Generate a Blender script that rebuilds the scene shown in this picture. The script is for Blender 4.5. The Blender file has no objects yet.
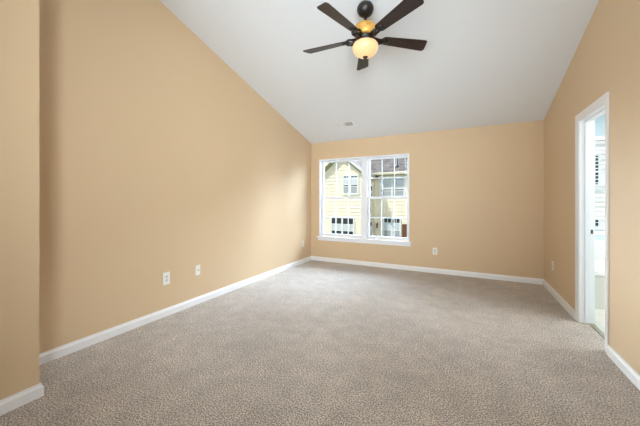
import bpy, bmesh, math, random
from mathutils import Vector, Matrix
random.seed(7)
S = bpy.context.scene
COL = S.collection
PI = math.pi

# ------------------------------------------------------------------ camera
EYE = 1.25
YAW = math.radians(26.876)
FPX = 287.04
cam_d = bpy.data.cameras.new('camera')
cam = bpy.data.objects.new('camera', cam_d)
COL.objects.link(cam)
cam.location = (0, 0, EYE)
cam.rotation_euler = (PI / 2, 0, YAW)
cam_d.sensor_fit = 'HORIZONTAL'
cam_d.sensor_width = 36
cam_d.lens = 36 * FPX / 640
cam_d.shift_y = (200.34 - 213) / 640
cam_d.clip_start = 0.05
S.camera = cam

# ------------------------------------------------------------------ exposure, sky, sun, big lights
S.view_settings.view_transform = 'Standard'
S.view_settings.look = 'None'
S.view_settings.gamma = 1
S.view_settings.use_curve_mapping = False
S.view_settings.exposure = 0.23
S.cycles.use_denoising = True
S.cycles.max_bounces = 10
S.cycles.diffuse_bounces = 6
S.cycles.transparent_max_bounces = 12
S.cycles.sample_clamp_indirect = 6

W = bpy.data.worlds.new('sky')
S.world = W
W.use_nodes = True
wn, wl = W.node_tree.nodes, W.node_tree.links
bg = wn['Background']
tc = wn.new('ShaderNodeTexCoord')
sx = wn.new('ShaderNodeSeparateXYZ')
rp = wn.new('ShaderNodeValToRGB')
wl.new(tc.outputs['Generated'], sx.inputs[0])
wl.new(sx.outputs['Z'], rp.inputs[0])
rp.color_ramp.elements[0].position = 0.0
rp.color_ramp.elements[0].color = (0.90, 0.95, 1.0, 1)
rp.color_ramp.elements[1].position = 0.7
rp.color_ramp.elements[1].color = (0.55, 0.74, 1.0, 1)
# bright sky patches out of view, added to push more daylight through the windows
SKY_BASE = 0.62
prev = None
for az, el, r0, r1, amt in ((48, 24, 10, 44, 32.0), (150, 15, 6, 30, 85.0), (92, 46, 8, 32, 22.0)):
    az, el = math.radians(az), math.radians(el)
    dt = wn.new('ShaderNodeVectorMath')
    dt.operation = 'DOT_PRODUCT'
    dt.inputs[1].default_value = (math.cos(el) * math.cos(az), math.cos(el) * math.sin(az), math.sin(el))
    wl.new(tc.outputs['Generated'], dt.inputs[0])
    bk = wn.new('ShaderNodeMapRange')
    bk.interpolation_type = 'SMOOTHSTEP'
    bk.inputs['From Min'].default_value = math.cos(math.radians(r1))
    bk.inputs['From Max'].default_value = math.cos(math.radians(r0))
    bk.inputs['To Min'].default_value = 0.0
    bk.inputs['To Max'].default_value = amt
    wl.new(dt.outputs['Value'], bk.inputs['Value'])
    ad = wn.new('ShaderNodeMath')
    ad.operation = 'ADD'
    ad.inputs[1].default_value = SKY_BASE
    if prev is not None:
        wl.new(prev, ad.inputs[1])
    wl.new(bk.outputs[0], ad.inputs[0])
    prev = ad.outputs[0]
wl.new(rp.outputs[0], bg.inputs[0])
wl.new(prev, bg.inputs[1])


def lamp(name, kind, loc, rot, energy, color=(1, 1, 1), **kw):
    d = bpy.data.lights.new(name, kind)
    d.energy = energy
    d.color = color
    for k, v in kw.items():
        setattr(d, k, v)
    o = bpy.data.objects.new(name, d)
    COL.objects.link(o)
    o.location = loc
    o.rotation_euler = rot
    return o


def aim(o, v):
    o.rotation_euler = Vector(v).to_track_quat('-Z', 'Y').to_euler()


sun = lamp('sun', 'SUN', (-10, -20, 30), (0, 0, 0), 3.0, (1, 0.95, 0.86), angle=math.radians(0.6))
aim(sun, (0.34, 0.62, -1.0))
# unseen fill lamps added behind the camera to lift the room light
rear = lamp('rear_fill', 'AREA', (-1.05, -0.98, 2.0), (0, 0, 0), 54, (0.85, 0.94, 1.0), shape='RECTANGLE', size=2.2, size_y=3.0, spread=math.radians(100))
aim(rear, (0.30, 1, 0.30))
rear2 = lamp('rear_side_fill', 'AREA', (0.45, -0.98, 1.9), (0, 0, 0), 64, (0.86, 0.94, 1.0), shape='RECTANGLE', size=1.1, size_y=2.2, spread=math.radians(80))
aim(rear2, (-0.56, 0.82, -0.06))
# fill lamp added under the bathroom ceiling to brighten the view through the doorway
lamp('bathroom_fill', 'AREA', (2.3, 3.7, 2.40), (0, 0, 0), 42, (1, 0.97, 0.93), shape='RECTANGLE', size=1.2, size_y=1.2)

# ------------------------------------------------------------------ materials
def new_mat(name):
    m = bpy.data.materials.new(name)
    m.use_nodes = True
    nt = m.node_tree
    return m, nt, nt.nodes['Principled BSDF']


def mat(name, col, rough=0.5, metal=0.0, bump=None, vary=None, emit=None, coat=0.0, spec=0.5):
    """plain colour with an optional noise variation (scale, amount) and bump (scale, strength)"""
    m, nt, b = new_mat(name)
    n, l = nt.nodes, nt.links
    b.inputs['Base Color'].default_value = (*col, 1)
    b.inputs['Roughness'].default_value = rough
    b.inputs['Metallic'].default_value = metal
    b.inputs['Coat Weight'].default_value = coat
    b.inputs['Specular IOR Level'].default_value = spec
    t = n.new('ShaderNodeTexCoord')
    if vary:
        ns = n.new('ShaderNodeTexNoise')
        ns.inputs['Scale'].default_value = vary[0]
        ns.inputs['Detail'].default_value = 4
        l.new(t.outputs['Object'], ns.inputs['Vector'])
        r = n.new('ShaderNodeValToRGB')
        a = vary[1]
        r.color_ramp.elements[0].position = 0.3
        r.color_ramp.elements[1].position = 0.7
        r.color_ramp.elements[0].color = (*[c * (1 - a) for c in col], 1)
        r.color_ramp.elements[1].color = (*[min(1, c * (1 + a)) for c in col], 1)
        l.new(ns.outputs['Fac'], r.inputs[0])
        l.new(r.outputs[0], b.inputs['Base Color'])
    if bump:
        nb = n.new('ShaderNodeTexNoise')
        nb.inputs['Scale'].default_value = bump[0]
        nb.inputs['Detail'].default_value = 3
        l.new(t.outputs['Object'], nb.inputs['Vector'])
        bp = n.new('ShaderNodeBump')
        bp.inputs['Strength'].default_value = bump[1]
        bp.inputs['Distance'].default_value = 0.004
        l.new(nb.outputs['Fac'], bp.inputs['Height'])
        l.new(bp.outputs[0], b.inputs['Normal'])
    if emit:
        b.inputs['Emission Color'].default_value = (*emit[:3], 1)
        b.inputs['Emission Strength'].default_value = emit[3]
    return m


def carpet_mat():
    m, nt, b = new_mat('carpet')
    n, l = nt.nodes, nt.links
    t = n.new('ShaderNodeTexCoord')

    def noise(scale, detail, rough=0.6):
        x = n.new('ShaderNodeTexNoise')
        x.inputs['Scale'].default_value = scale
        x.inputs['Detail'].default_value = detail
        x.inputs['Roughness'].default_value = rough
        l.new(t.outputs['Object'], x.inputs['Vector'])
        return x
    fine = noise(112, 3, 0.8)
    mid = noise(7, 4)
    big = noise(1.1, 3)
    r = n.new('ShaderNodeValToRGB')
    e = r.color_ramp.elements
    e[0].position = 0.42
    e[0].color = (0.15, 0.112, 0.083, 1)
    e[1].position = 0.58
    e[1].color = (0.84, 0.755, 0.66, 1)
    k = r.color_ramp.elements.new(0.5)
    k.color = (0.47, 0.40, 0.335, 1)
    l.new(fine.outputs['Fac'], r.inputs[0])
    prev = r.outputs[0]
    # vacuum and foot marks in the pile: patches that lie lighter or darker
    for ns, lo, hi in ((mid, 0.90, 1.10), (big, 0.90, 1.10)):
        mr = n.new('ShaderNodeMapRange')
        mr.inputs['From Min'].default_value = 0.35
        mr.inputs['From Max'].default_value = 0.65
        mr.inputs['To Min'].default_value = lo
        mr.inputs['To Max'].default_value = hi
        l.new(ns.outputs['Fac'], mr.inputs['Value'])
        mx = n.new('ShaderNodeVectorMath')
        mx.operation = 'SCALE'
        l.new(prev, mx.inputs[0])
        l.new(mr.outputs[0], mx.inputs['Scale'])
        prev = mx.outputs[0]
    l.new(prev, b.inputs['Base Color'])
    b.inputs['Roughness'].default_value = 1.0
    b.inputs['Specular IOR Level'].default_value = 0.1
    b.inputs['Sheen Weight'].default_value = 0.25
    b.inputs['Sheen Roughness'].default_value = 0.6
    bp = n.new('ShaderNodeBump')
    bp.inputs['Strength'].default_value = 0.9
    bp.inputs['Distance'].default_value = 0.01
    l.new(fine.outputs['Fac'], bp.inputs['Height'])
    l.new(bp.outputs[0], b.inputs['Normal'])
    return m


def wood_mat(name, dark, light, axis, rough=0.35, coat=0.3):
    m, nt, b = new_mat(name)
    n, l = nt.nodes, nt.links
    t = n.new('ShaderNodeTexCoord')
    mp = n.new('ShaderNodeMapping')
    sc = [60, 60, 60]
    sc[axis] = 4
    mp.inputs['Scale'].default_value = sc
    l.new(t.outputs['Object'], mp.inputs[0])
    ns = n.new('ShaderNodeTexNoise')
    ns.inputs['Scale'].default_value = 1
    ns.inputs['Detail'].default_value = 6
    ns.inputs['Distortion'].default_value = 0.6
    l.new(mp.outputs[0], ns.inputs['Vector'])
    r = n.new('ShaderNodeValToRGB')
    r.color_ramp.elements[0].position = 0.35
    r.color_ramp.elements[0].color = (*dark, 1)
    r.color_ramp.elements[1].position = 0.68
    r.color_ramp.elements[1].color = (*light, 1)
    l.new(ns.outputs['Fac'], r.inputs[0])
    l.new(r.outputs[0], b.inputs['Base Color'])
    b.inputs['Roughness'].default_value = rough
    b.inputs['Coat Weight'].default_value = coat
    b.inputs['Coat Roughness'].default_value = 0.2
    return m


def glass_mat(name, tint=(0.97, 0.985, 0.98)):
    m = bpy.data.materials.new(name)
    m.use_nodes = True
    n, l = m.node_tree.nodes, m.node_tree.links
    n.remove(n['Principled BSDF'])
    out = n['Material Output']
    tr = n.new('ShaderNodeBsdfTransparent')
    tr.inputs[0].default_value = (*tint, 1)
    gl = n.new('ShaderNodeBsdfGlossy')
    gl.inputs['Roughness'].default_value = 0.02
    fr = n.new('ShaderNodeFresnel')
    fr.inputs[0].default_value = 1.3
    mx = n.new('ShaderNodeMixShader')
    l.new(fr.outputs[0], mx.inputs[0])
    l.new(tr.outputs[0], mx.inputs[1])
    l.new(gl.outputs[0], mx.inputs[2])
    l.new(mx.outputs[0], out.inputs[0])
    return m


def shingle_mat():
    m, nt, b = new_mat('roof_shingles')
    n, l = nt.nodes, nt.links
    t = n.new('ShaderNodeTexCoord')
    br = n.new('ShaderNodeTexBrick')
    br.inputs['Scale'].default_value = 1
    br.inputs['Brick Width'].default_value = 0.28
    br.inputs['Row Height'].default_value = 0.14
    br.inputs['Mortar Size'].default_value = 0.012
    br.inputs['Color1'].default_value = (0.17, 0.135, 0.11, 1)
    br.inputs['Color2'].default_value = (0.075, 0.058, 0.048, 1)
    br.inputs['Mortar'].default_value = (0.05, 0.045, 0.042, 1)
    l.new(t.outputs['Object'], br.inputs['Vector'])
    ns = n.new('ShaderNodeTexNoise')
    ns.inputs['Scale'].default_value = 9
    ns.inputs['Detail'].default_value = 5
    l.new(t.outputs['Object'], ns.inputs['Vector'])
    mx = n.new('ShaderNodeMix')
    mx.data_type = 'RGBA'
    mx.blend_type = 'OVERLAY'
    mx.inputs[0].default_value = 0.8
    l.new(br.outputs['Color'], mx.inputs[6])
    l.new(ns.outputs['Fac'], mx.inputs[7])
    l.new(mx.outputs[2], b.inputs['Base Color'])
    b.inputs['Roughness'].default_value = 1.0
    b.inputs['Specular IOR Level'].default_value = 0.05
    return m


def tile_mat(name, c1, c2, grout, w, h):
    m, nt, b = new_mat(name)
    n, l = nt.nodes, nt.links
    t = n.new('ShaderNodeTexCoord')
    br = n.new('ShaderNodeTexBrick')
    br.offset = 0
    br.inputs['Scale'].default_value = 1
    br.inputs['Brick Width'].default_value = w
    br.inputs['Row Height'].default_value = h
    br.inputs['Mortar Size'].default_value = 0.004
    br.inputs['Color1'].default_value = (*c1, 1)
    br.inputs['Color2'].default_value = (*c2, 1)
    br.inputs['Mortar'].default_value = (*grout, 1)
    l.new(t.outputs['Object'], br.inputs['Vector'])
    l.new(br.outputs['Color'], b.inputs['Base Color'])
    b.inputs['Roughness'].default_value = 0.25
    return m


M = {}
M['paint'] = mat('tan_wall_paint', (0.64, 0.48, 0.305), 0.55, bump=(160, 0.12), vary=(0.7, 0.02), spec=0.35)
M['ceil'] = mat('ceiling_paint', (0.76, 0.795, 0.83), 0.9, bump=(120, 0.15), spec=0.2)
M['trim'] = mat('white_trim_paint', (0.83, 0.83, 0.83), 0.35)
M['vinyl'] = mat('white_window_vinyl', (0.80, 0.82, 0.86), 0.35)
M['carpet'] = carpet_mat()
M['glass'] = glass_mat('window_glass')
M['plate'] = mat('white_switch_plastic', (0.82, 0.81, 0.78), 0.35)
M['slot'] = mat('dark_socket_slot', (0.05, 0.05, 0.05), 0.5)
M['face'] = mat('white_socket_face', (0.62, 0.63, 0.62), 0.35)
M['brass_pin'] = mat('nickel_screw', (0.55, 0.53, 0.5), 0.35, 1.0)
M['bronze'] = mat('dark_bronze', (0.016, 0.012, 0.010), 0.42, 0.3, vary=(14, 0.3), coat=0.2)
M['amber'] = mat('antique_brass', (0.74, 0.42, 0.10), 0.48, 0.5, vary=(18, 0.25))
M['walnut'] = wood_mat('dark_walnut', (0.008, 0.004, 0.004), (0.030, 0.013, 0.011), 0, 0.35, 0.12)
M['globe'] = mat('amber_glass_globe', (0.45, 0.32, 0.18), 0.3, emit=(1.0, 0.55, 0.25, 0.70), vary=(9, 0.15))
M['vent'] = mat('vent_enamel', (0.78, 0.78, 0.78), 0.4)
M['duct'] = mat('duct_interior', (0.10, 0.10, 0.10), 0.7)
M['blue'] = mat('pale_blue_paint', (0.62, 0.76, 0.84), 0.6)
M['surround'] = mat('white_tile_surround', (0.78, 0.79, 0.79), 0.2)
M['tub'] = mat('white_acrylic', (0.86, 0.86, 0.86), 0.15)
M['apron'] = tile_mat('grey_green_tile', (0.68, 0.68, 0.63), (0.65, 0.66, 0.61), (0.56, 0.57, 0.53), 0.33, 0.33)
M['bathtile'] = tile_mat('pale_floor_tile', (0.66, 0.67, 0.62), (0.62, 0.64, 0.59), (0.5, 0.5, 0.46), 0.3, 0.3)
M['marble'] = mat('olive_marble', (0.24, 0.22, 0.14), 0.3, vary=(22, 0.35))
M['chrome'] = mat('nickel_metal', (0.30, 0.29, 0.28), 0.3, 1.0)
M['slat'] = mat('white_blind_slat', (0.66, 0.66, 0.66), 0.4)
M['siding'] = mat('cream_vinyl_siding', (0.90, 0.81, 0.65), 0.6)
M['bay_siding'] = mat('white_vinyl_siding', (0.84, 0.83, 0.80), 0.6)
M['hwhite'] = mat('white_house_trim', (0.82, 0.82, 0.82), 0.5)
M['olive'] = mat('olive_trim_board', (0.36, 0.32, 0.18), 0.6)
M['gut'] = mat('tan_gutter', (0.70, 0.61, 0.44), 0.5)
M['shingle'] = shingle_mat()
M['pane_d'] = mat('dark_glass_and_sash_shadow', (0.03, 0.035, 0.04), 0.08)  # also colours the painted shadow strips at the sash tops
M['pane_g'] = mat('grey_glass_and_sash_shadow', (0.38, 0.41, 0.44), 0.15)  # also the painted shadow strip atop the set-back wing's upper window
M['pane_p'] = mat('pale_house_blind', (0.62, 0.66, 0.70), 0.3)
M['browndoor'] = wood_mat('brown_stained_boards', (0.10, 0.035, 0.014), (0.24, 0.10, 0.04), 2, 0.6, 0.0)
M['pipe'] = mat('black_vent_pipe', (0.03, 0.03, 0.03), 0.6)
M['lawn'] = mat('green_lawn', (0.035, 0.06, 0.02), 0.9, vary=(3, 0.4))

# ------------------------------------------------------------------ mesh helpers
def link(name, bm, m, parent=None, smooth=False, bevel=0.0, recalc=True):
    if recalc:
        bmesh.ops.recalc_face_normals(bm, faces=bm.faces[:])
    me = bpy.data.meshes.new(name)
    bm.to_mesh(me)
    bm.free()
    for p in me.polygons:
        p.use_smooth = smooth
    me.materials.append(m)
    o = bpy.data.objects.new(name, me)
    COL.objects.link(o)
    if parent is not None:
        o.parent = parent
    if bevel:
        b = o.modifiers.new('bevel', 'BEVEL')
        b.width = bevel
        b.segments = 2
        b.limit_method = 'ANGLE'
    return o


def box(bm, x0, x1, y0, y1, z0, z1, mx=None):
    vs = [bm.verts.new((x, y, z)) for z in (z0, z1) for x, y in ((x0, y0), (x1, y0), (x1, y1), (x0, y1))]
    fs = [(3, 2, 1, 0), (4, 5, 6, 7), (0, 1, 5, 4), (1, 2, 6, 5), (2, 3, 7, 6), (3, 0, 4, 7)]
    for f in fs:
        bm.faces.new([vs[i] for i in f])
    if mx is not None:
        bmesh.ops.transform(bm, matrix=mx, verts=vs)
    return vs


def prism(bm, poly, axis, a0, a1):
    """extrude the 2D polygon along an axis: axis 0 -> (y,z), 1 -> (x,z), 2 -> (x,y)"""
    def P(p, a):
        return [(a, p[0], p[1]), (p[0], a, p[1]), (p[0], p[1], a)][axis]
    lo = [bm.verts.new(P(p, a0)) for p in poly]
    hi = [bm.verts.new(P(p, a1)) for p in poly]
    n = len(poly)
    bm.faces.new(lo)
    bm.faces.new(hi[::-1])
    for i in range(n):
        bm.faces.new((lo[i], hi[i], hi[(i + 1) % n], lo[(i + 1) % n]))
    return lo + hi


def lathe(bm, prof, seg=32, mx=None):
    """prof: list of (radius, z), turned about z"""
    rings = []
    vs = []
    for r, z in prof:
        if r < 1e-6:
            v = [bm.verts.new((0, 0, z))]
        else:
            v = [bm.verts.new((r * math.cos(2 * PI * i / seg), r * math.sin(2 * PI * i / seg), z)) for i in range(seg)]
        rings.append(v)
        vs += v
    for a, b in zip(rings, rings[1:]):
        for i in range(seg):
            j = (i + 1) % seg
            if len(a) == 1 and len(b) == 1:
                continue
            if len(a) == 1:
                bm.faces.new((a[0], b[i], b[j]))
            elif len(b) == 1:
                bm.faces.new((a[i], a[j], b[0]))
            else:
                bm.faces.new((a[i], a[j], b[j], b[i]))
    if mx is not None:
        bmesh.ops.transform(bm, matrix=mx, verts=vs)


def tube(bm, pts, r, seg=10):
    pts = [Vector(p) for p in pts]
    rings = []
    for i, p in enumerate(pts):
        d = (pts[min(i + 1, len(pts) - 1)] - pts[max(i - 1, 0)]).normalized()
        a = d.orthogonal().normalized() if i == 0 else (rings_a - d * rings_a.dot(d)).normalized()
        rings_a = a
        b = d.cross(a)
        rr = r[i] if isinstance(r, (list, tuple)) else r
        rings.append([bm.verts.new(p + a * rr * math.cos(2 * PI * k / seg) + b * rr * math.sin(2 * PI * k / seg)) for k in range(seg)])
    for a, b in zip(rings, rings[1:]):
        for k in range(seg):
            bm.faces.new((a[k], a[(k + 1) % seg], b[(k + 1) % seg], b[k]))
    bm.faces.new(rings[0][::-1])
    bm.faces.new(rings[-1])


def boxes(name, lst, m, parent=None, bevel=0.0):
    bm = bmesh.new()
    for a in lst:
        box(bm, *a)
    return link(name, bm, m, parent, bevel=bevel)


def prism_obj(name, poly, axis, a0, a1, m, parent=None, bevel=0.0):
    bm = bmesh.new()
    prism(bm, poly, axis, a0, a1)
    return link(name, bm, m, parent, bevel=bevel)


def structure(o):
    o['kind'] = 'structure'
    return o


def thing(name, label, cat, loc=(0, 0, 0), rot=(0, 0, 0), group=None):
    o = bpy.data.objects.new(name, None)
    COL.objects.link(o)
    o.location = loc
    o.rotation_euler = rot
    o.empty_display_size = 0.1
    o['label'] = label
    o['category'] = cat
    if group:
        o['group'] = group
    return o


def grid_wall(name, m, xs, zs, hole, y0, y1):
    """wall in the xz plane with a rectangular hole in the middle cell: eight boxes' outline as one mesh"""
    (x0, x1, x2, x3), (z0, z1, z2, z3) = xs, zs
    bm = bmesh.new()
    V = {}
    for yi, y in enumerate((y0, y1)):
        for i, x in enumerate(xs):
            for j, z in enumerate(zs):
                V[yi, i, j] = bm.verts.new((x, y, z))
    for i in range(3):
        for j in range(3):
            if (i, j) == (1, 1):
                continue
            bm.faces.new([V[0, i, j], V[0, i + 1, j], V[0, i + 1, j + 1], V[0, i, j + 1]])
            bm.faces.new([V[1, i, j], V[1, i, j + 1], V[1, i + 1, j + 1], V[1, i + 1, j]])
    loops = [[(0, 0), (1, 0), (2, 0), (3, 0), (3, 1), (3, 2), (3, 3), (2, 3), (1, 3), (0, 3), (0, 2), (0, 1)], [(1, 1), (1, 2), (2, 2), (2, 1)]]
    for lp in loops:
        for a, b in zip(lp, lp[1:] + lp[:1]):
            bm.faces.new([V[0, a[0], a[1]], V[1, a[0], a[1]], V[1, b[0], b[1]], V[0, b[0], b[1]]])
    return structure(link(name, bm, m))


# ------------------------------------------------------------------ room shell
XL, XR, YB, ZB, SL = -2.894, 1.037, 5.300, 2.441, 0.2762
XN, YN = -2.424, 0.824          # the wall that juts out beside the camera
YR = -1.05                      # rear wall
YRIDGE = 0.4
T = 0.12
ceil_z = lambda y: ZB + SL * (YB - y) if y >= YRIDGE else ZB + SL * (YB - YRIDGE) - SL * (YRIDGE - y)
ZR = ceil_z(YRIDGE)
ZREAR = ceil_z(YR)

structure(boxes('floor', [(XL - T, 1.115, YR - T, YB + 0.02, -0.12, 0.0)], M['carpet']))
prism_obj('ceiling', [(YB + 0.16, ceil_z(YB + 0.16)), (YRIDGE, ZR), (YR - T, ceil_z(YR - T)), (YR - T, ceil_z(YR - T) + 0.15), (YRIDGE, ZR + 0.15), (YB + 0.16, ceil_z(YB + 0.16) + 0.15)], 0, XL - T, XR + T, M['ceil'])['kind'] = 'structure'
structure(prism_obj('wall_left', [(YN - 0.3, -0.1), (YB, -0.1), (YB, ceil_z(YB)), (YN - 0.3, ceil_z(YN - 0.3))], 0, XL - T, XL, M['paint']))
structure(prism_obj('wall_near', [(YR, -0.1), (YN, -0.1), (YN, ceil_z(YN)), (YRIDGE, ZR), (YR, ZREAR)], 0, XL, XN, M['paint']))
# doorway in the right wall
DY0, DY1, DZ = 3.185, 3.837, 2.072
structure(prism_obj('wall_right', [(YR, -0.1), (DY0, -0.1), (DY0, DZ), (DY1, DZ), (DY1, -0.1), (YB, -0.1), (YB, ceil_z(YB)), (YRIDGE, ZR), (YR, ZREAR)], 0, XR, XR + T, M['paint']))
structure(prism_obj('wall_rear', [(XL - T, -0.1), (XR + T, -0.1), (XR + T, ZREAR), (XL - T, ZREAR)], 1, YR - T, YR, M['paint']))
# window opening in the back wall
WX0, WX1, WZ0, WZ1 = -2.690, -0.905, 0.512, 2.078
grid_wall('wall_back', M['paint'], (XL - T, WX0, WX1, XR + T), (-0.1, WZ0, WZ1, ceil_z(YB + 0.0)), None, YB, YB + 0.16)

# baseboards: profile (out from wall, z)
BH, BT = 0.083, 0.017
def baseboard(name, path, nrms):
    """profile swept along a floor path with mitred corners; nrms = one normal into the room per leg"""
    prof = [(0, 0), (BT, 0), (BT, BH * 0.72), (BT * 0.55, BH * 0.86), (BT * 0.45, BH), (0, BH)]
    bm = bmesh.new()
    rings = []
    for i, p in enumerate(path):
        if i == 0:
            n = Vector(nrms[0])
        elif i == len(path) - 1:
            n = Vector(nrms[-1])
        else:
            n = Vector(nrms[i - 1]) + Vector(nrms[i])
        rings.append([bm.verts.new((p[0] + n.x * d, p[1] + n.y * d, z)) for d, z in prof])
    k = len(prof)
    for r, q in zip(rings, rings[1:]):
        for i in range(k):
            bm.faces.new((r[i], q[i], q[(i + 1) % k], r[(i + 1) % k]))
    bm.faces.new(rings[0])
    bm.faces.new(rings[-1][::-1])
    return structure(link(name, bm, M['trim']))


CY0, CY1 = DY0 - 0.058, DY1 + 0.058     # outer edges of the door casing
baseboard('baseboard_left', [(XL, YN), (XL, YB)], [(1, 0)])
baseboard('baseboard_back', [(XL, YB), (XR, YB)], [(0, -1)])
baseboard('baseboard_right', [(XR, CY1), (XR, YB)], [(-1, 0)])
baseboard('baseboard_right', [(XR, YR), (XR, CY0)], [(-1, 0)])
baseboard('baseboard_near', [(XN, YR), (XN, YN), (XL, YN)], [(1, 0), (0, 1)])

# ------------------------------------------------------------------ door frame to the bathroom
door = bpy.data.objects.new('door_1', None)
COL.objects.link(door)
door.location = (XR, (DY0 + DY1) / 2, 0)
structure(door)


def in_door(o):
    o.parent = door
    o.matrix_parent_inverse = Matrix.Translation(-door.location)
    return o


def casing(name, xw, sgn):
    """moulded casing on one face of the wall; sgn = direction out of the wall in x"""
    cw, ct = 0.058, 0.011
    bm = bmesh.new()
    # stepped profile: distance from the opening (inner edge 0) and thickness
    prof = [(-0.006, 0.0), (-0.006, 0.006), (0.010, 0.008), (0.018, ct * 0.7), (0.045, ct), (cw, ct), (cw, 0.0)]
    path = [(DY0, 0.0, -1, 0), (DY0, DZ, -1, 1), (DY1, DZ, 1, 1), (DY1, 0.0, 1, 0)]
    rings = []
    for y, z, dy, dz in path:
        rings.append([bm.verts.new((xw + sgn * t, y + dy * d, z + dz * d)) for d, t in prof])
    n = len(prof)
    for a, b in zip(rings, rings[1:]):
        for i in range(n):
            bm.faces.new((a[i], b[i], b[(i + 1) % n], a[(i + 1) % n]))
    bm.faces.new(rings[0])
    bm.faces.new(rings[-1][::-1])
    return in_door(link(name, bm, M['trim']))


casing('casing', XR, -1)
casing('casing', XR + T, 1)
JT = 0.016
in_door(boxes('jamb', [(XR + 0.001, XR + T - 0.001, DY0 - 0.0, DY0 + JT, 0.0, DZ), (XR + 0.001, XR + T - 0.001, DY1 - JT, DY1, 0.0, DZ), (XR + 0.001, XR + T - 0.001, DY0 + JT, DY1 - JT, DZ - JT, DZ)], M['trim'], bevel=0.002))
in_door(boxes('door_stop', [(XR + 0.045, XR + 0.080, DY0 + JT, DY0 + JT + 0.011, 0.02, DZ - JT), (XR + 0.045, XR + 0.080, DY1 - JT - 0.011, DY1 - JT, 0.02, DZ - JT), (XR + 0.045, XR + 0.080, DY0 + JT + 0.011, DY1 - JT - 0.011, DZ - JT - 0.011, DZ - JT)], M['trim'], bevel=0.002))
sp = in_door(boxes('strike_plate', [(XR + 0.090, XR + 0.110, DY1 - JT - 0.003, DY1 - JT, 0.910, 0.955)], M['chrome'], bevel=0.002))
in_door(boxes('strike_hole', [(XR + 0.092, XR + 0.105, DY1 - JT - 0.0035, DY1 - JT - 0.0028, 0.918, 0.947)], M['slot']))
structure(boxes('trim_1', [(1.115, XR + T + 0.005, DY0, DY1, -0.05, 0.006)], M['marble'], bevel=0.004))

# ------------------------------------------------------------------ bathroom beyond the doorway
BX1, BY0 = 3.30, 2.70
BW = XR + T
structure(boxes('floor_bathroom', [(BW, BX1, BY0, YB + 0.02, -0.10, 0.0)], M['bathtile']))
structure(boxes('ceiling_bathroom', [(BW, BX1 + T, BY0 - T, YB + 0.16, 2.441, 2.54)], M['ceil']))
structure(boxes('wall_bathroom_right', [(BX1, BX1 + T, BY0 - T, YB + 0.16, -0.1, 2.441)], M['blue']))
structure(boxes('wall_bathroom_near', [(BW, BX1, BY0 - T, BY0, -0.1, 2.441)], M['blue']))
BWX0, BWX1, BWZ0, BWZ1 = 1.42, 2.42, 0.83, 2.08
grid_wall('wall_bathroom_back', M['blue'], (BW + 0.0005, BWX0, BWX1, BX1), (-0.1, BWZ0, BWZ1, 2.441), None, YB, YB + 0.16)
# white tile band above the tub
structure(boxes('trim_2', [(BW + 0.002, BX1, YB - 0.012, YB, 0.43, 0.70)], M['surround'], bevel=0.003))


def bath_window():
    w = bpy.data.objects.new('window_2', None)
    COL.objects.link(w)
    w.location = ((BWX0 + BWX1) / 2, YB, BWZ0)
    structure(w)
    lst = []
    f = 0.045
    y0, y1 = YB + 0.08, YB + 0.14
    fr = [(BWX0, BWX0 + f, y0, y1, BWZ0, BWZ1), (BWX1 - f, BWX1, y0, y1, BWZ0, BWZ1), (BWX0 + f, BWX1 - f, y0, y1, BWZ0, BWZ0 + f), (BWX0 + f, BWX1 - f, y0, y1, BWZ1 - f, BWZ1), (BWX0 + f, BWX1 - f, y0, y1, 1.44, 1.475)]
    cs = [(BWX0 - 0.06, BWX0, YB - 0.016, YB, BWZ0 - 0.06, BWZ1 + 0.06), (BWX1, BWX1 + 0.06, YB - 0.016, YB, BWZ0 - 0.06, BWZ1 + 0.06), (BWX0, BWX1, YB - 0.016, YB, BWZ1, BWZ1 + 0.06), (BWX0, BWX1, YB - 0.016, YB, BWZ0 - 0.06, BWZ0)]
    for nm, l, m in (('window_frame', fr, M['vinyl']), ('window_trim', cs, M['trim']), ('window_glass', [(BWX0 + f, BWX1 - f, YB + 0.108, YB + 0.112, BWZ0 + f, BWZ1 - f)], M['glass'])):
        o = boxes(nm, l, m, bevel=0.003 if nm != 'window_glass' else 0)
        o.parent = w
        o.matrix_parent_inverse = Matrix.Translation(-w.location)


bath_window()

blind = thing('window_blind', 'white horizontal slat blind in the bathroom window seen through the doorway', 'window blind', ((BWX0 + BWX1) / 2, YB + 0.045, BWZ1))
bw = (BWX1 - BWX0) / 2 - 0.008
boxes('headrail', [(-bw, bw, -0.028, 0.028, -0.05, -0.002)], M['slat'], blind, bevel=0.003)
NS = 23
pitch = (BWZ1 - BWZ0 - 0.05 - 0.04) / NS
slat0 = None
for i in range(NS):
    z = -0.05 - pitch * (i + 0.6)
    if slat0 is None:
        bm = bmesh.new()
        box(bm, -bw, bw, -0.025, 0.025, -0.0018, 0.0018)
        slat0 = link('slat', bm, M['slat'], blind, bevel=0.0008)
        s = slat0
    else:
        s = slat0.copy()
        COL.objects.link(s)
        s.parent = blind
    s.location = (0, 0, z)
    s.rotation_euler = (math.radians(-7), 0, 0)
boxes('bottom_rail', [(-bw, bw, -0.024, 0.024, -(BWZ1 - BWZ0) + 0.006, -(BWZ1 - BWZ0) + 0.024)], M['slat'], blind, bevel=0.003)
for x in (-bw * 0.62, bw * 0.62):
    boxes('ladder_tape', [(x - 0.004, x + 0.004, -0.0275, -0.0265, -(BWZ1 - BWZ0) + 0.02, -0.04)], M['slat'], blind)

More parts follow.
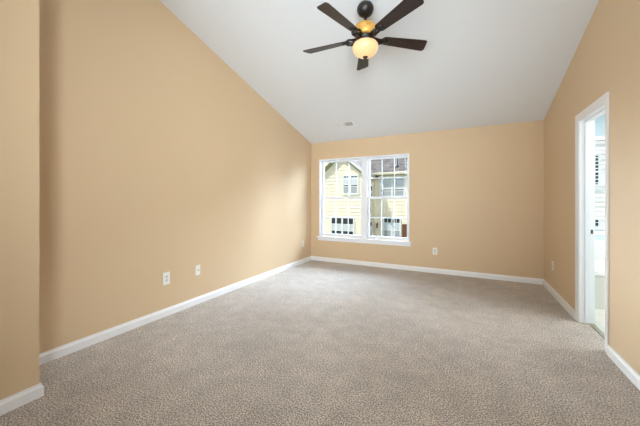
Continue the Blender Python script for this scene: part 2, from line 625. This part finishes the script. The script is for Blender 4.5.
tub = thing('bathtub', 'white built-in bathtub with tiled front beyond the doorway', 'bathtub', (2.23, 4.83, 0))
tx, ty = BX1 - 2.23 - 0.004, 0.44
boxes('apron', [(BW - 2.23 + 0.004, tx, -ty, -ty + 0.06, 0.0, 0.39)], M['apron'], tub)
bm = bmesh.new()
def rrect(ax, ay, r, z, n=6):
    out = []
    for cx, cy, a0 in ((ax - r, ay - r, 0), (-ax + r, ay - r, 90), (-ax + r, -ay + r, 180), (ax - r, -ay + r, 270)):
        for k in range(n + 1):
            a = math.radians(a0 + 90 * k / n)
            out.append(bm.verts.new((cx + r * math.cos(a), cy + r * math.sin(a), z)))
    return out
hx = (tx - (BW - 2.23 + 0.004)) / 2
rings = [rrect(hx, ty + 0.012, 0.015, 0.39), rrect(hx, ty + 0.012, 0.015, 0.43), rrect(hx - 0.012, ty, 0.015, 0.44), rrect(hx - 0.14, ty - 0.09, 0.2, 0.44), rrect(hx - 0.16, ty - 0.11, 0.2, 0.425), rrect(hx - 0.25, ty - 0.18, 0.18, 0.10), rrect(hx - 0.32, ty - 0.24, 0.15, 0.06)]
for a, b in zip(rings, rings[1:]):
    n = len(a)
    for i in range(n):
        bm.faces.new((a[i], a[(i + 1) % n], b[(i + 1) % n], b[i]))
bm.faces.new(rings[-1])
basin = link('basin', bm, M['tub'], tub, smooth=False, recalc=True)
basin.location = (tx - hx, 0, 0)
for p in basin.data.polygons:
    p.use_smooth = False

# ------------------------------------------------------------------ bedroom window
win = bpy.data.objects.new('window_1', None)
COL.objects.link(win)
win.location = ((WX0 + WX1) / 2, YB, WZ0)
structure(win)


def in_win(o):
    o.parent = win
    o.matrix_parent_inverse = Matrix.Translation(-win.location)
    return o


MX0, MX1 = -1.790, -1.690       # mullion
Z0, Z1 = WZ0, WZ1
ya, yb = YB - 0.012, YB + 0.15
# jamb liner with a slim face, and mullion
in_win(boxes('window_frame', [(WX0 - 0.012, WX0 + 0.012, ya, yb, Z0, Z1 + 0.012), (WX1 - 0.012, WX1 + 0.012, ya, yb, Z0, Z1 + 0.012), (WX0 + 0.012, WX1 - 0.012, ya, yb, Z1 - 0.012, Z1 + 0.012)], M['vinyl'], bevel=0.003))
in_win(boxes('mullion', [(MX0, MX1, YB + 0.03, yb, Z0, Z1 - 0.012)], M['vinyl'], bevel=0.004))
in_win(boxes('window_sill', [(WX0 - 0.05, WX1 + 0.05, YB - 0.045, YB, Z0 - 0.026, Z0), (WX0, WX1, YB, YB + 0.05, Z0 - 0.026, Z0 + 0.001)], M['vinyl'], bevel=0.005))
in_win(boxes('apron', [(WX0 - 0.035, WX1 + 0.035, YB - 0.018, YB, Z0 - 0.085, Z0 - 0.026)], M['vinyl'], bevel=0.004))


def sash(x0, x1, z0, z1, y, top, bot, st=0.034):
    yy0, yy1 = y, y + 0.032
    s = in_win(boxes('sash', [(x0, x0 + st, yy0, yy1, z0, z1), (x1 - st, x1, yy0, yy1, z0, z1), (x0 + st, x1 - st, yy0, yy1, z0, z0 + bot), (x0 + st, x1 - st, yy0, yy1, z1 - top, z1)], M['vinyl'], bevel=0.003))
    gx0, gx1, gz0, gz1 = x0 + st, x1 - st, z0 + bot, z1 - top
    g = boxes('glass', [(gx0 - 0.004, gx1 + 0.004, y + 0.010, y + 0.013, gz0 - 0.004, gz1 + 0.004)], M['glass'])
    lst = []
    for i in (1, 2):
        c = gx0 + (gx1 - gx0) * i / 3
        lst.append((c - 0.006, c + 0.006, y + 0.015, y + 0.021, gz0, gz1))
    c = (gz0 + gz1) / 2
    for i in range(3):
        lst.append((gx0 + (gx1 - gx0) * i / 3 + (0.006 if i else 0), gx0 + (gx1 - gx0) * (i + 1) / 3 - (0.006 if i < 2 else 0), y + 0.015, y + 0.021, c - 0.006, c + 0.006))
    q = boxes('grille', lst, M['vinyl'])
    for o in (g, q):
        o.parent = s
    return s


ZM = 1.295
for x0, x1 in ((WX0 + 0.012, MX0), (MX1, WX1 - 0.012)):
    sash(x0, x1, ZM - 0.022, Z1 - 0.012, YB + 0.105, 0.030, 0.044)
    s = sash(x0, x1, Z0 + 0.004, ZM + 0.022, YB + 0.068, 0.044, 0.050)
    xm = (x0 + x1) / 2
    lk = boxes('sash_lock', [(xm - 0.022, xm + 0.022, YB + 0.060, YB + 0.067, ZM + 0.004, ZM + 0.020)], M['vinyl'], bevel=0.003)
    lk.parent = s

# ------------------------------------------------------------------ outlets and plates
def plate(name, label, loc, rotz, w, h, kind, m=None, group=None, cat='outlet'):
    """built in the xz plane, front towards -y"""
    m = m or M['plate']
    t = thing(name, label, cat, loc, (0, 0, rotz), group)
    bm = bmesh.new()
    prof = [(w / 2, h / 2, 0.0), (w / 2, h / 2, -0.003), (w / 2 - 0.004, h / 2 - 0.004, -0.006)]
    rg = [[bm.verts.new((sx_ * a, y, sz_ * b)) for sx_, sz_ in ((-1, -1), (1, -1), (1, 1), (-1, 1))] for a, b, y in prof]
    for a, b in zip(rg, rg[1:]):
        for i in range(4):
            bm.faces.new((a[i], a[(i + 1) % 4], b[(i + 1) % 4], b[i]))
    bm.faces.new(rg[-1])
    bm.faces.new(rg[0][::-1])
    link('faceplate', bm, m, t)

    def disc(nm, r, x, z, y0, y1, mm, seg=16, par=t, flat=None):
        b = bmesh.new()
        lo, hi = [], []
        for i in range(seg):
            a = 2 * PI * i / seg
            zz = r * math.sin(a)
            if flat:
                zz = max(-flat, min(flat, zz))
            lo.append(b.verts.new((x + r * math.cos(a), y0, z + zz)))
            hi.append(b.verts.new((x + r * math.cos(a), y1, z + zz)))
        b.faces.new(hi)
        b.faces.new(lo[::-1])
        for i in range(seg):
            b.faces.new((lo[i], lo[(i + 1) % seg], hi[(i + 1) % seg], hi[i]))
        return link(nm, b, mm, par)
    if kind == 'duplex':
        for z in (0.0195, -0.0195):
            so = disc('socket', 0.0172, 0, z, -0.0055, -0.008, M['face'] if m is M['plate'] else m, 20, t, 0.0142)
            sl = boxes('slot', [(-0.0075, -0.0052, -0.0083, -0.0078, z - 0.002, z + 0.0075), (0.0052, 0.0075, -0.0083, -0.0078, z - 0.001, z + 0.0065), (-0.0018, 0.0018, -0.0083, -0.0078, z - 0.0105, z - 0.0068)], M['slot'], so)
        disc('screw', 0.003, 0, 0, -0.0058, -0.0072, M['brass_pin'], 10)
    elif kind == 'coax':
        j = disc('coax_jack', 0.0075, 0, 0, -0.0055, -0.009, M['brass_pin'], 6)
        disc('jack_thread', 0.0048, 0, 0, -0.009, -0.018, M['slot'], 14, j)
        for z in (h / 2 - 0.018, -h / 2 + 0.018):
            disc('screw', 0.003, 0, z, -0.0058, -0.0072, M['brass_pin'], 10)
    elif kind == 'blank':
        for z in (h / 2 - 0.018, -h / 2 + 0.018):
            disc('screw', 0.003, 0, z, -0.0058, -0.0072, m, 10)
    return t


L_, R_ = PI / 2, -PI / 2     # facing +x, facing -x
plate('power_outlet', 'white double power outlet on the left wall, nearest to the camera', (XL, 2.024, 0.403), L_, 0.080, 0.134, 'duplex')
plate('cable_outlet', 'white cable jack plate with one dark round connector on the left wall', (XL, 2.433, 0.405), L_, 0.066, 0.120, 'coax', cat='cable jack')
plate('power_outlet', 'white power outlet on the left wall close to the far corner by the window', (XL, 4.960, 0.388), L_, 0.070, 0.115, 'duplex')
plate('power_outlet', 'white power outlet on the back wall to the right of the window', (-0.468, YB, 0.376), 0, 0.074, 0.116, 'duplex')
plate('blank_plate', 'tan painted blank plate on the back wall near the right corner', (0.661, YB, 0.384), 0, 0.075, 0.116, 'blank', M['paint'], cat='wall plate')
plate('power_outlet', 'white power outlet on the right wall between the corner and the doorway', (XR, 4.800, 0.382), R_, 0.074, 0.116, 'duplex')

# ------------------------------------------------------------------ ceiling register
vy, vx = 4.735, -1.905
vent = thing('ceiling_vent', 'small white ceiling register on the slope above the window', 'vent', (vx, vy, ceil_z(vy)), (-math.atan(SL), 0, 0))
VW, VD = 0.165, 0.085
boxes('frame', [(-VW, VW, -VD, -VD + 0.025, -0.008, -0.0005), (-VW, VW, VD - 0.025, VD, -0.008, -0.0005), (-VW, -VW + 0.028, -VD + 0.025, VD - 0.025, -0.008, -0.0005), (VW - 0.028, VW, -VD + 0.025, VD - 0.025, -0.008, -0.0005), (-0.006, 0.006, -VD + 0.025, VD - 0.025, -0.008, -0.0005)], M['vent'], vent, bevel=0.002)
boxes('duct_opening', [(-VW + 0.028, VW - 0.028, -VD + 0.025, VD - 0.025, -0.0025, -0.0008)], M['duct'], vent)
for side in (-1, 1):
    for k in range(9):
        bm = bmesh.new()
        box(bm, -0.0065, 0.0065, -VD + 0.026, VD - 0.026, -0.0006, 0.0006, Matrix.Translation((side * (0.016 + 0.0135 * k), 0, -0.006)) @ Matrix.Rotation(math.radians(side * 28), 4, 'Y'))
        link('louver', bm, M['vent'], vent)

# ------------------------------------------------------------------ ceiling fan
FX, FY = -0.875, 2.709
ZBL = 2.832
FC = ceil_z(FY)
fan = thing('ceiling_fan', 'five-bladed dark walnut ceiling fan with a lit amber glass globe', 'ceiling fan', (FX, FY, ZBL))
o_ = FC - ZBL
bm = bmesh.new()
lathe(bm, [(0.0, 0.03), (0.045, 0.027), (0.066, 0.008), (0.079, -0.018), (0.082, -0.036), (0.078, -0.055), (0.064, -0.082), (0.042, -0.100), (0.024, -0.108), (0.0, -0.108)], 36, Matrix.Translation((0, 0, o_)))
link('canopy', bm, M['bronze'], fan, smooth=True)
bm = bmesh.new()
lathe(bm, [(0.0, o_ - 0.10), (0.0135, o_ - 0.10), (0.0135, 0.17), (0.024, 0.168), (0.026, 0.150), (0.034, 0.146), (0.034, 0.135), (0.0, 0.135)], 20)
link('downrod', bm, M['bronze'], fan, smooth=True)
bm = bmesh.new()
lathe(bm, [(0.0, 0.142), (0.045, 0.142), (0.080, 0.136), (0.098, 0.122), (0.106, 0.100), (0.108, 0.055), (0.104, 0.030), (0.092, 0.016), (0.0, 0.016)], 40)
link('motor_housing', bm, M['amber'], fan, smooth=True)
bm = bmesh.new()
lathe(bm, [(0.0, 0.020), (0.080, 0.020), (0.086, 0.012), (0.086, -0.002), (0.078, -0.008), (0.078, -0.016), (0.096, -0.020), (0.106, -0.030), (0.106, -0.046), (0.0, -0.046)], 40)
link('light_fitter', bm, M['bronze'], fan, smooth=True)
bm = bmesh.new()
lathe(bm, [(0.0, -0.038), (0.090, -0.038), (0.108, -0.048), (0.120, -0.064), (0.124, -0.084), (0.121, -0.106), (0.110, -0.128), (0.092, -0.149), (0.066, -0.166), (0.034, -0.176), (0.0, -0.179)], 48)
globe = link('globe', bm, M['globe'], fan, smooth=True)
globe['label'] = 'lit amber glass globe'
bm = bmesh.new()
lathe(bm, [(0.0, -0.172), (0.024, -0.174), (0.026, -0.181), (0.018, -0.188), (0.012, -0.196), (0.014, -0.201), (0.009, -0.208), (0.0, -0.210)], 20)
link('finial', bm, M['bronze'], fan, smooth=True)


def blade_outline():
    """x along the blade, y across"""
    pts = []
    r0, r1, w0, w1 = 0.165, 0.662, 0.050, 0.071
    n = 10
    for k in range(n + 1):                       # rounded root
        a = math.radians(90 + 180 * k / n)
        pts.append((r0 + 0.045 + 0.045 * math.cos(a), w0 * math.sin(a)))
    cr = 0.028
    for k in range(6):                           # tip corners, the trailing one fuller
        a = math.radians(-90 + 90 * k / 5)
        pts.append((r1 - 0.020 - cr + cr * math.cos(a), -w1 + cr + cr * math.sin(a)))
    for k in range(6):
        a = math.radians(90 * k / 5)
        pts.append((r1 - cr + cr * math.cos(a), w1 - cr + cr * math.sin(a)))
    return pts


pitch_m = Matrix.Rotation(math.radians(-13), 4, 'X')
bm = bmesh.new()
bv = prism(bm, blade_outline(), 2, -0.0035, 0.0035)
bmesh.ops.transform(bm, matrix=Matrix.Translation((0, 0, 0.004)) @ pitch_m, verts=bm.verts[:])
blade0 = link('blade', bm, M['walnut'], fan, bevel=0.0015)
bm = bmesh.new()
# blade iron: flange under the motor, curved neck, oval medallion under the blade root
tube(bm, [(0.070, 0, 0.016), (0.095, 0, 0.012), (0.118, 0, -0.012), (0.142, 0, -0.022), (0.165, 0, -0.014), (0.190, 0, -0.006)], [0.016, 0.017, 0.018, 0.019, 0.021, 0.020], 12)
tube(bm, [(0.100, 0.012, 0.010), (0.128, 0.032, 0.000), (0.158, 0.036, 0.004), (0.185, 0.026, 0.002)], 0.011, 10)
tube(bm, [(0.100, -0.012, 0.010), (0.128, -0.032, -0.012), (0.158, -0.036, -0.012), (0.185, -0.026, -0.006)], 0.011, 10)
lathe(bm, [(0.0, -0.012), (0.018, -0.012), (0.030, -0.009), (0.036, -0.004), (0.036, 0.000), (0.0, 0.000)], 24, Matrix.Translation((0.205, 0, 0.0005)) @ pitch_m @ Matrix.Diagonal((1.25, 1, 1, 1)))
iron0 = link('blade_iron', bm, M['bronze'], blade0, smooth=True)
screws0 = []
for sx_, sy_ in ((0.190, 0.012), (0.190, -0.012), (0.225, 0.0)):
    bm = bmesh.new()
    lathe(bm, [(0.0, -0.016), (0.004, -0.0155), (0.005, -0.011), (0.0, -0.011)], 10, Matrix.Translation((0, 0, 0.0005)) @ pitch_m @ Matrix.Translation((sx_, sy_, 0)))
    screws0.append(link('blade_screw', bm, M['bronze'], blade0, smooth=True))
for i in range(5):
    if i == 0:
        b = blade0
    else:
        b = blade0.copy()
        COL.objects.link(b)
        b.parent = fan
        for ch in [iron0] + screws0:
            c = ch.copy()
            COL.objects.link(c)
            c.parent = b
    b.rotation_euler = (0, 0, math.radians(-177 + 72 * i))
# ------------------------------------------------------------------ outside: lawn and the cream house across the way
GZ = -2.6
structure(boxes('ground', [(-40, 40, YB + 1.5, 60, GZ - 0.2, GZ)], M['lawn']))
GY, WY = 15.5, 17.0                # faces of the gabled wing and of the set-back wing
GX0, GX1 = -7.96, -4.94
APX, APZ, GS = -6.45, 3.90, 0.80
house = thing('house', 'cream sided house with grey shingled roof seen through the bedroom window', 'house', (-3.0, WY, GZ))


def in_house(o, p=None):
    o.parent = p or house
    o.matrix_parent_inverse = Matrix.Translation(-house.location)
    return o


LAP = 0.2
def courses(bm, y, z0, z1, xr, lap=LAP, axis=1, sgn=-1):
    """lapped siding boards; xr(z) gives the width of a course; on axis 1 the wall faces -y, on axis 0 it faces +x"""
    z = z0
    while z < z1 - 1e-4:
        zt = min(z + lap, z1)
        a, b = xr(z)
        c, d = xr(zt)
        if d - c < 0.02:
            c = d = (c + d) / 2 - 0.001
            d += 0.002
        o0, o1 = 0.055 * sgn, 0.004 * sgn
        if axis == 1:
            P = lambda s, off, zz: (s, y + off, zz)
        else:
            P = lambda s, off, zz: (y + off, s, zz)
        v = [bm.verts.new(P(a, o0, z)), bm.verts.new(P(b, o0, z)), bm.verts.new(P(d, o1, zt)), bm.verts.new(P(c, o1, zt)), bm.verts.new(P(a, -0.05 * sgn, z)), bm.verts.new(P(b, -0.05 * sgn, z)), bm.verts.new(P(d, -0.05 * sgn, zt)), bm.verts.new(P(c, -0.05 * sgn, zt))]
        for f in ((0, 1, 2, 3), (4, 7, 6, 5), (0, 4, 5, 1), (3, 2, 6, 7), (0, 3, 7, 4), (1, 5, 6, 2)):
            bm.faces.new([v[i] for i in f])
        z = zt


bm = bmesh.new()
EZ = APZ - GS * (GX1 - APX)
def gable_x(z):
    if z <= EZ:
        return GX0, GX1
    h = (APZ - z) / GS
    return APX - h, APX + h
courses(bm, GY, GZ, APZ, gable_x)
courses(bm, GX1, GZ, 2.62, lambda z: (GY + 0.02, WY), axis=0, sgn=1)
sd = in_house(link('siding', bm, M['siding']))
bm = bmesh.new()
courses(bm, WY, GZ, 2.62, lambda z: (GX1 + 0.03, 9.0))
in_house(link('siding', bm, M['siding']))
# backing of the walls
in_house(boxes('wall', [(GX0, GX1, GY + 0.05, WY + 4.5, GZ, EZ - 0.1), (GX1, 9.0, WY + 0.05, WY + 4.5, GZ, 2.60)], M['siding']))
in_house(boxes('corner_board', [(GX1 - 0.03, GX1 + 0.035, GY - 0.035, GY + 0.06, GZ, EZ + 0.02)], M['hwhite']))
# gable roof with overhang, olive rake board and white fascia
OV = 0.35
def rake(z_lo, z_hi, y0, y1, name, m, ext=0.28):
    bm = bmesh.new()
    for s in (-1, 1):
        xe = APX + s * (GX1 - APX + ext)
        ze = APZ - GS * (GX1 - APX + ext)
        vs = prism(bm, [(APX, APZ + z_lo), (xe, ze + z_lo), (xe, ze + z_hi), (APX, APZ + z_hi)], 1, y0, y1)
    return in_house(link(name, bm, m))
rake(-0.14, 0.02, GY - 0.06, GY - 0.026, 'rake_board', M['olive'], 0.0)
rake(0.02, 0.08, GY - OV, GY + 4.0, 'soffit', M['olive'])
rake(0.02, 0.20, GY - OV - 0.03, GY - OV, 'fascia', M['hwhite'])
rake(0.08, 0.22, GY - OV - 0.02, GY + 6.0, 'gable_roof', M['shingle'])
# set-back wing: roof plane, eave gutter, soffit and frieze
EY, EZ2, RS = WY - 0.42, 2.86, 0.60
bm = bmesh.new()
prism(bm, [(EY, EZ2), (EY + 4.9, EZ2 + 4.9 * RS), (EY + 4.9, EZ2 + 4.9 * RS - 0.12), (EY + 0.1, EZ2 - 0.06)], 0, -7.5, 9.3)
in_house(link('wing_roof', bm, M['shingle']))
in_house(boxes('gutter', [(GX1 - 0.1, 9.3, EY - 0.11, EY, EZ2 - 0.12, EZ2 + 0.01)], M['gut'], bevel=0.02))
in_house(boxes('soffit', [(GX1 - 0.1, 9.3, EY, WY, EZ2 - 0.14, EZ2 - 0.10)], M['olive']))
in_house(boxes('frieze_board', [(GX1, 9.0, WY - 0.05, WY - 0.024, 2.54, 2.72)], M['gut']))
bm = bmesh.new()
py, pz = EY + 0.68, EZ2 + 0.68 * RS
tube(bm, [(-3.60, py, pz - 0.02), (-3.60, py, pz + 0.55)], 0.04, 12)
lathe(bm, [(0.0, 0.16), (0.06, 0.15), (0.13, 0.02), (0.13, -0.10), (0.0, -0.10)], 16, Matrix.Translation((-3.60, py, pz)))
in_house(link('vent_pipe', bm, M['pipe']))


def house_window(x0, x1, z0, z1, y, panes, cols=2, side=False):
    """double-hung units side by side; panes = list of (z fraction top, bottom, material)"""
    f = 0.09
    root = None
    fl = [(x0 - f, x1 + f, y - 0.10, y - 0.0, z1, z1 + f), (x0 - f, x1 + f, y - 0.11, y - 0.0, z0 - f, z0), (x0 - f, x0, y - 0.10, y, z0, z1), (x1, x1 + f, y - 0.10, y, z0, z1)]
    w = (x1 - x0) / cols
    for i in range(1, cols):
        fl.append((x0 + w * i - 0.05, x0 + w * i + 0.05, y - 0.10, y, z0, z1))
    zz = []
    for i in range(cols):
        a, b = x0 + w * i + (0.05 if i else 0), x0 + w * (i + 1) - (0.05 if i < cols - 1 else 0)
        zz.append((a, b))
        for t_, b_, m_ in panes[:-1]:
            zc = z1 - (z1 - z0) * b_
            fl.append((a, b, y - 0.088, y - 0.0, zc - 0.018, zc + 0.018))
        fl.append(((a + b) / 2 - 0.015, (a + b) / 2 + 0.015, y - 0.085, y - 0.0, z1 - (z1 - z0) * panes[0][1] + 0.018, z1))
    conv = (lambda q: q) if not side else (lambda q: (GX1 - (q[3] - y) - 0.0, GX1 + (y - q[2]), q[0], q[1], q[4], q[5]))
    w_o = in_house(boxes('house_window', [conv(q) for q in fl], M['hwhite']))
    for a, b in zz:
        for t_, b_, m_ in panes:
            p = boxes('pane', [conv((a, b, y - 0.075, y - 0.045, z1 - (z1 - z0) * b_, z1 - (z1 - z0) * t_))], M[m_])
            p.parent = w_o
    return w_o


house_window(-6.28, -5.46, 1.66, 2.63, GY, [(0, .09, 'pane_d'), (.09, .5, 'pane_p'), (.5, .60, 'pane_d'), (.60, 1, 'pane_g')])  # thin dark strips: shadow of each sash top, set in as panes
house_window(-7.04, -5.70, -0.95, 0.22, GY, [(0, .30, 'pane_d'), (.30, .62, 'pane_p'), (.62, 1, 'pane_d')])
house_window(-4.50, -3.18, 1.52, 2.50, WY, [(0, .08, 'pane_g'), (.08, .60, 'pane_p'), (.60, .70, 'pane_d'), (.70, 1, 'pane_g')])  # thin grey and dark strips: sash shadow put in as colour
house_window(-4.30, -3.40, -1.00, 0.18, WY, [(0, .22, 'pane_d'), (.22, .58, 'pane_p'), (.58, 1, 'pane_g')])
house_window(15.75, 16.30, 1.45, 2.08, GX1, [(0, .5, 'pane_d'), (.5, 1, 'pane_g')], 1, True)
house_window(15.75, 16.30, -1.0, 0.02, GX1, [(0, .25, 'pane_d'), (.25, 1, 'pane_p')], 1, True)
# a second gabled bay further right, seen through the bathroom blind
BY = 16.3
bm = bmesh.new()
courses(bm, BY, GZ, 4.2, lambda z: (2.6, 9.0))
in_house(link('siding', bm, M['bay_siding']))
in_house(boxes('wall', [(2.6, 9.0, BY + 0.06, WY + 3.0, GZ, 4.15)], M['bay_siding']))
prism_obj_roof = prism_obj('bay_roof', [(2.2, 4.1), (5.8, 5.3), (9.4, 4.1), (9.4, 4.2), (5.8, 5.45), (2.2, 4.2)], 1, BY - 0.3, WY + 3.2, M['shingle'])
in_house(prism_obj_roof)
house_window(4.28, 5.03, 1.82, 3.15, BY - 0.02, [(0, .5, 'pane_d'), (.5, 1, 'pane_d')], 1)
house_window(4.28, 5.03, -1.0, 0.42, BY - 0.02, [(0, .5, 'pane_d'), (.5, 1, 'pane_p')], 1)
dr = in_house(boxes('house_door', [(-3.27 + 0.155 * k, -3.27 + 0.155 * k + 0.15, WY - 0.07, WY - 0.0, -2.3, -0.12 + 0.01 * (k % 2)) for k in range(7)], M['browndoor']))
dr['label'] = 'brown boarded door'
bm = bmesh.new()
lathe(bm, [(0.0, 0.34), (0.03, 0.32), (0.075, 0.24), (0.065, 0.22), (0.05, 0.02), (0.025, 0.0), (0.0, 0.0)], 8, Matrix.Translation((-4.72, WY - 0.14, -0.42)))
box(bm, -4.745, -4.695, WY - 0.15, WY - 0.0, -0.13, -0.09)
in_house(link('wall_lantern', bm, M['browndoor']))
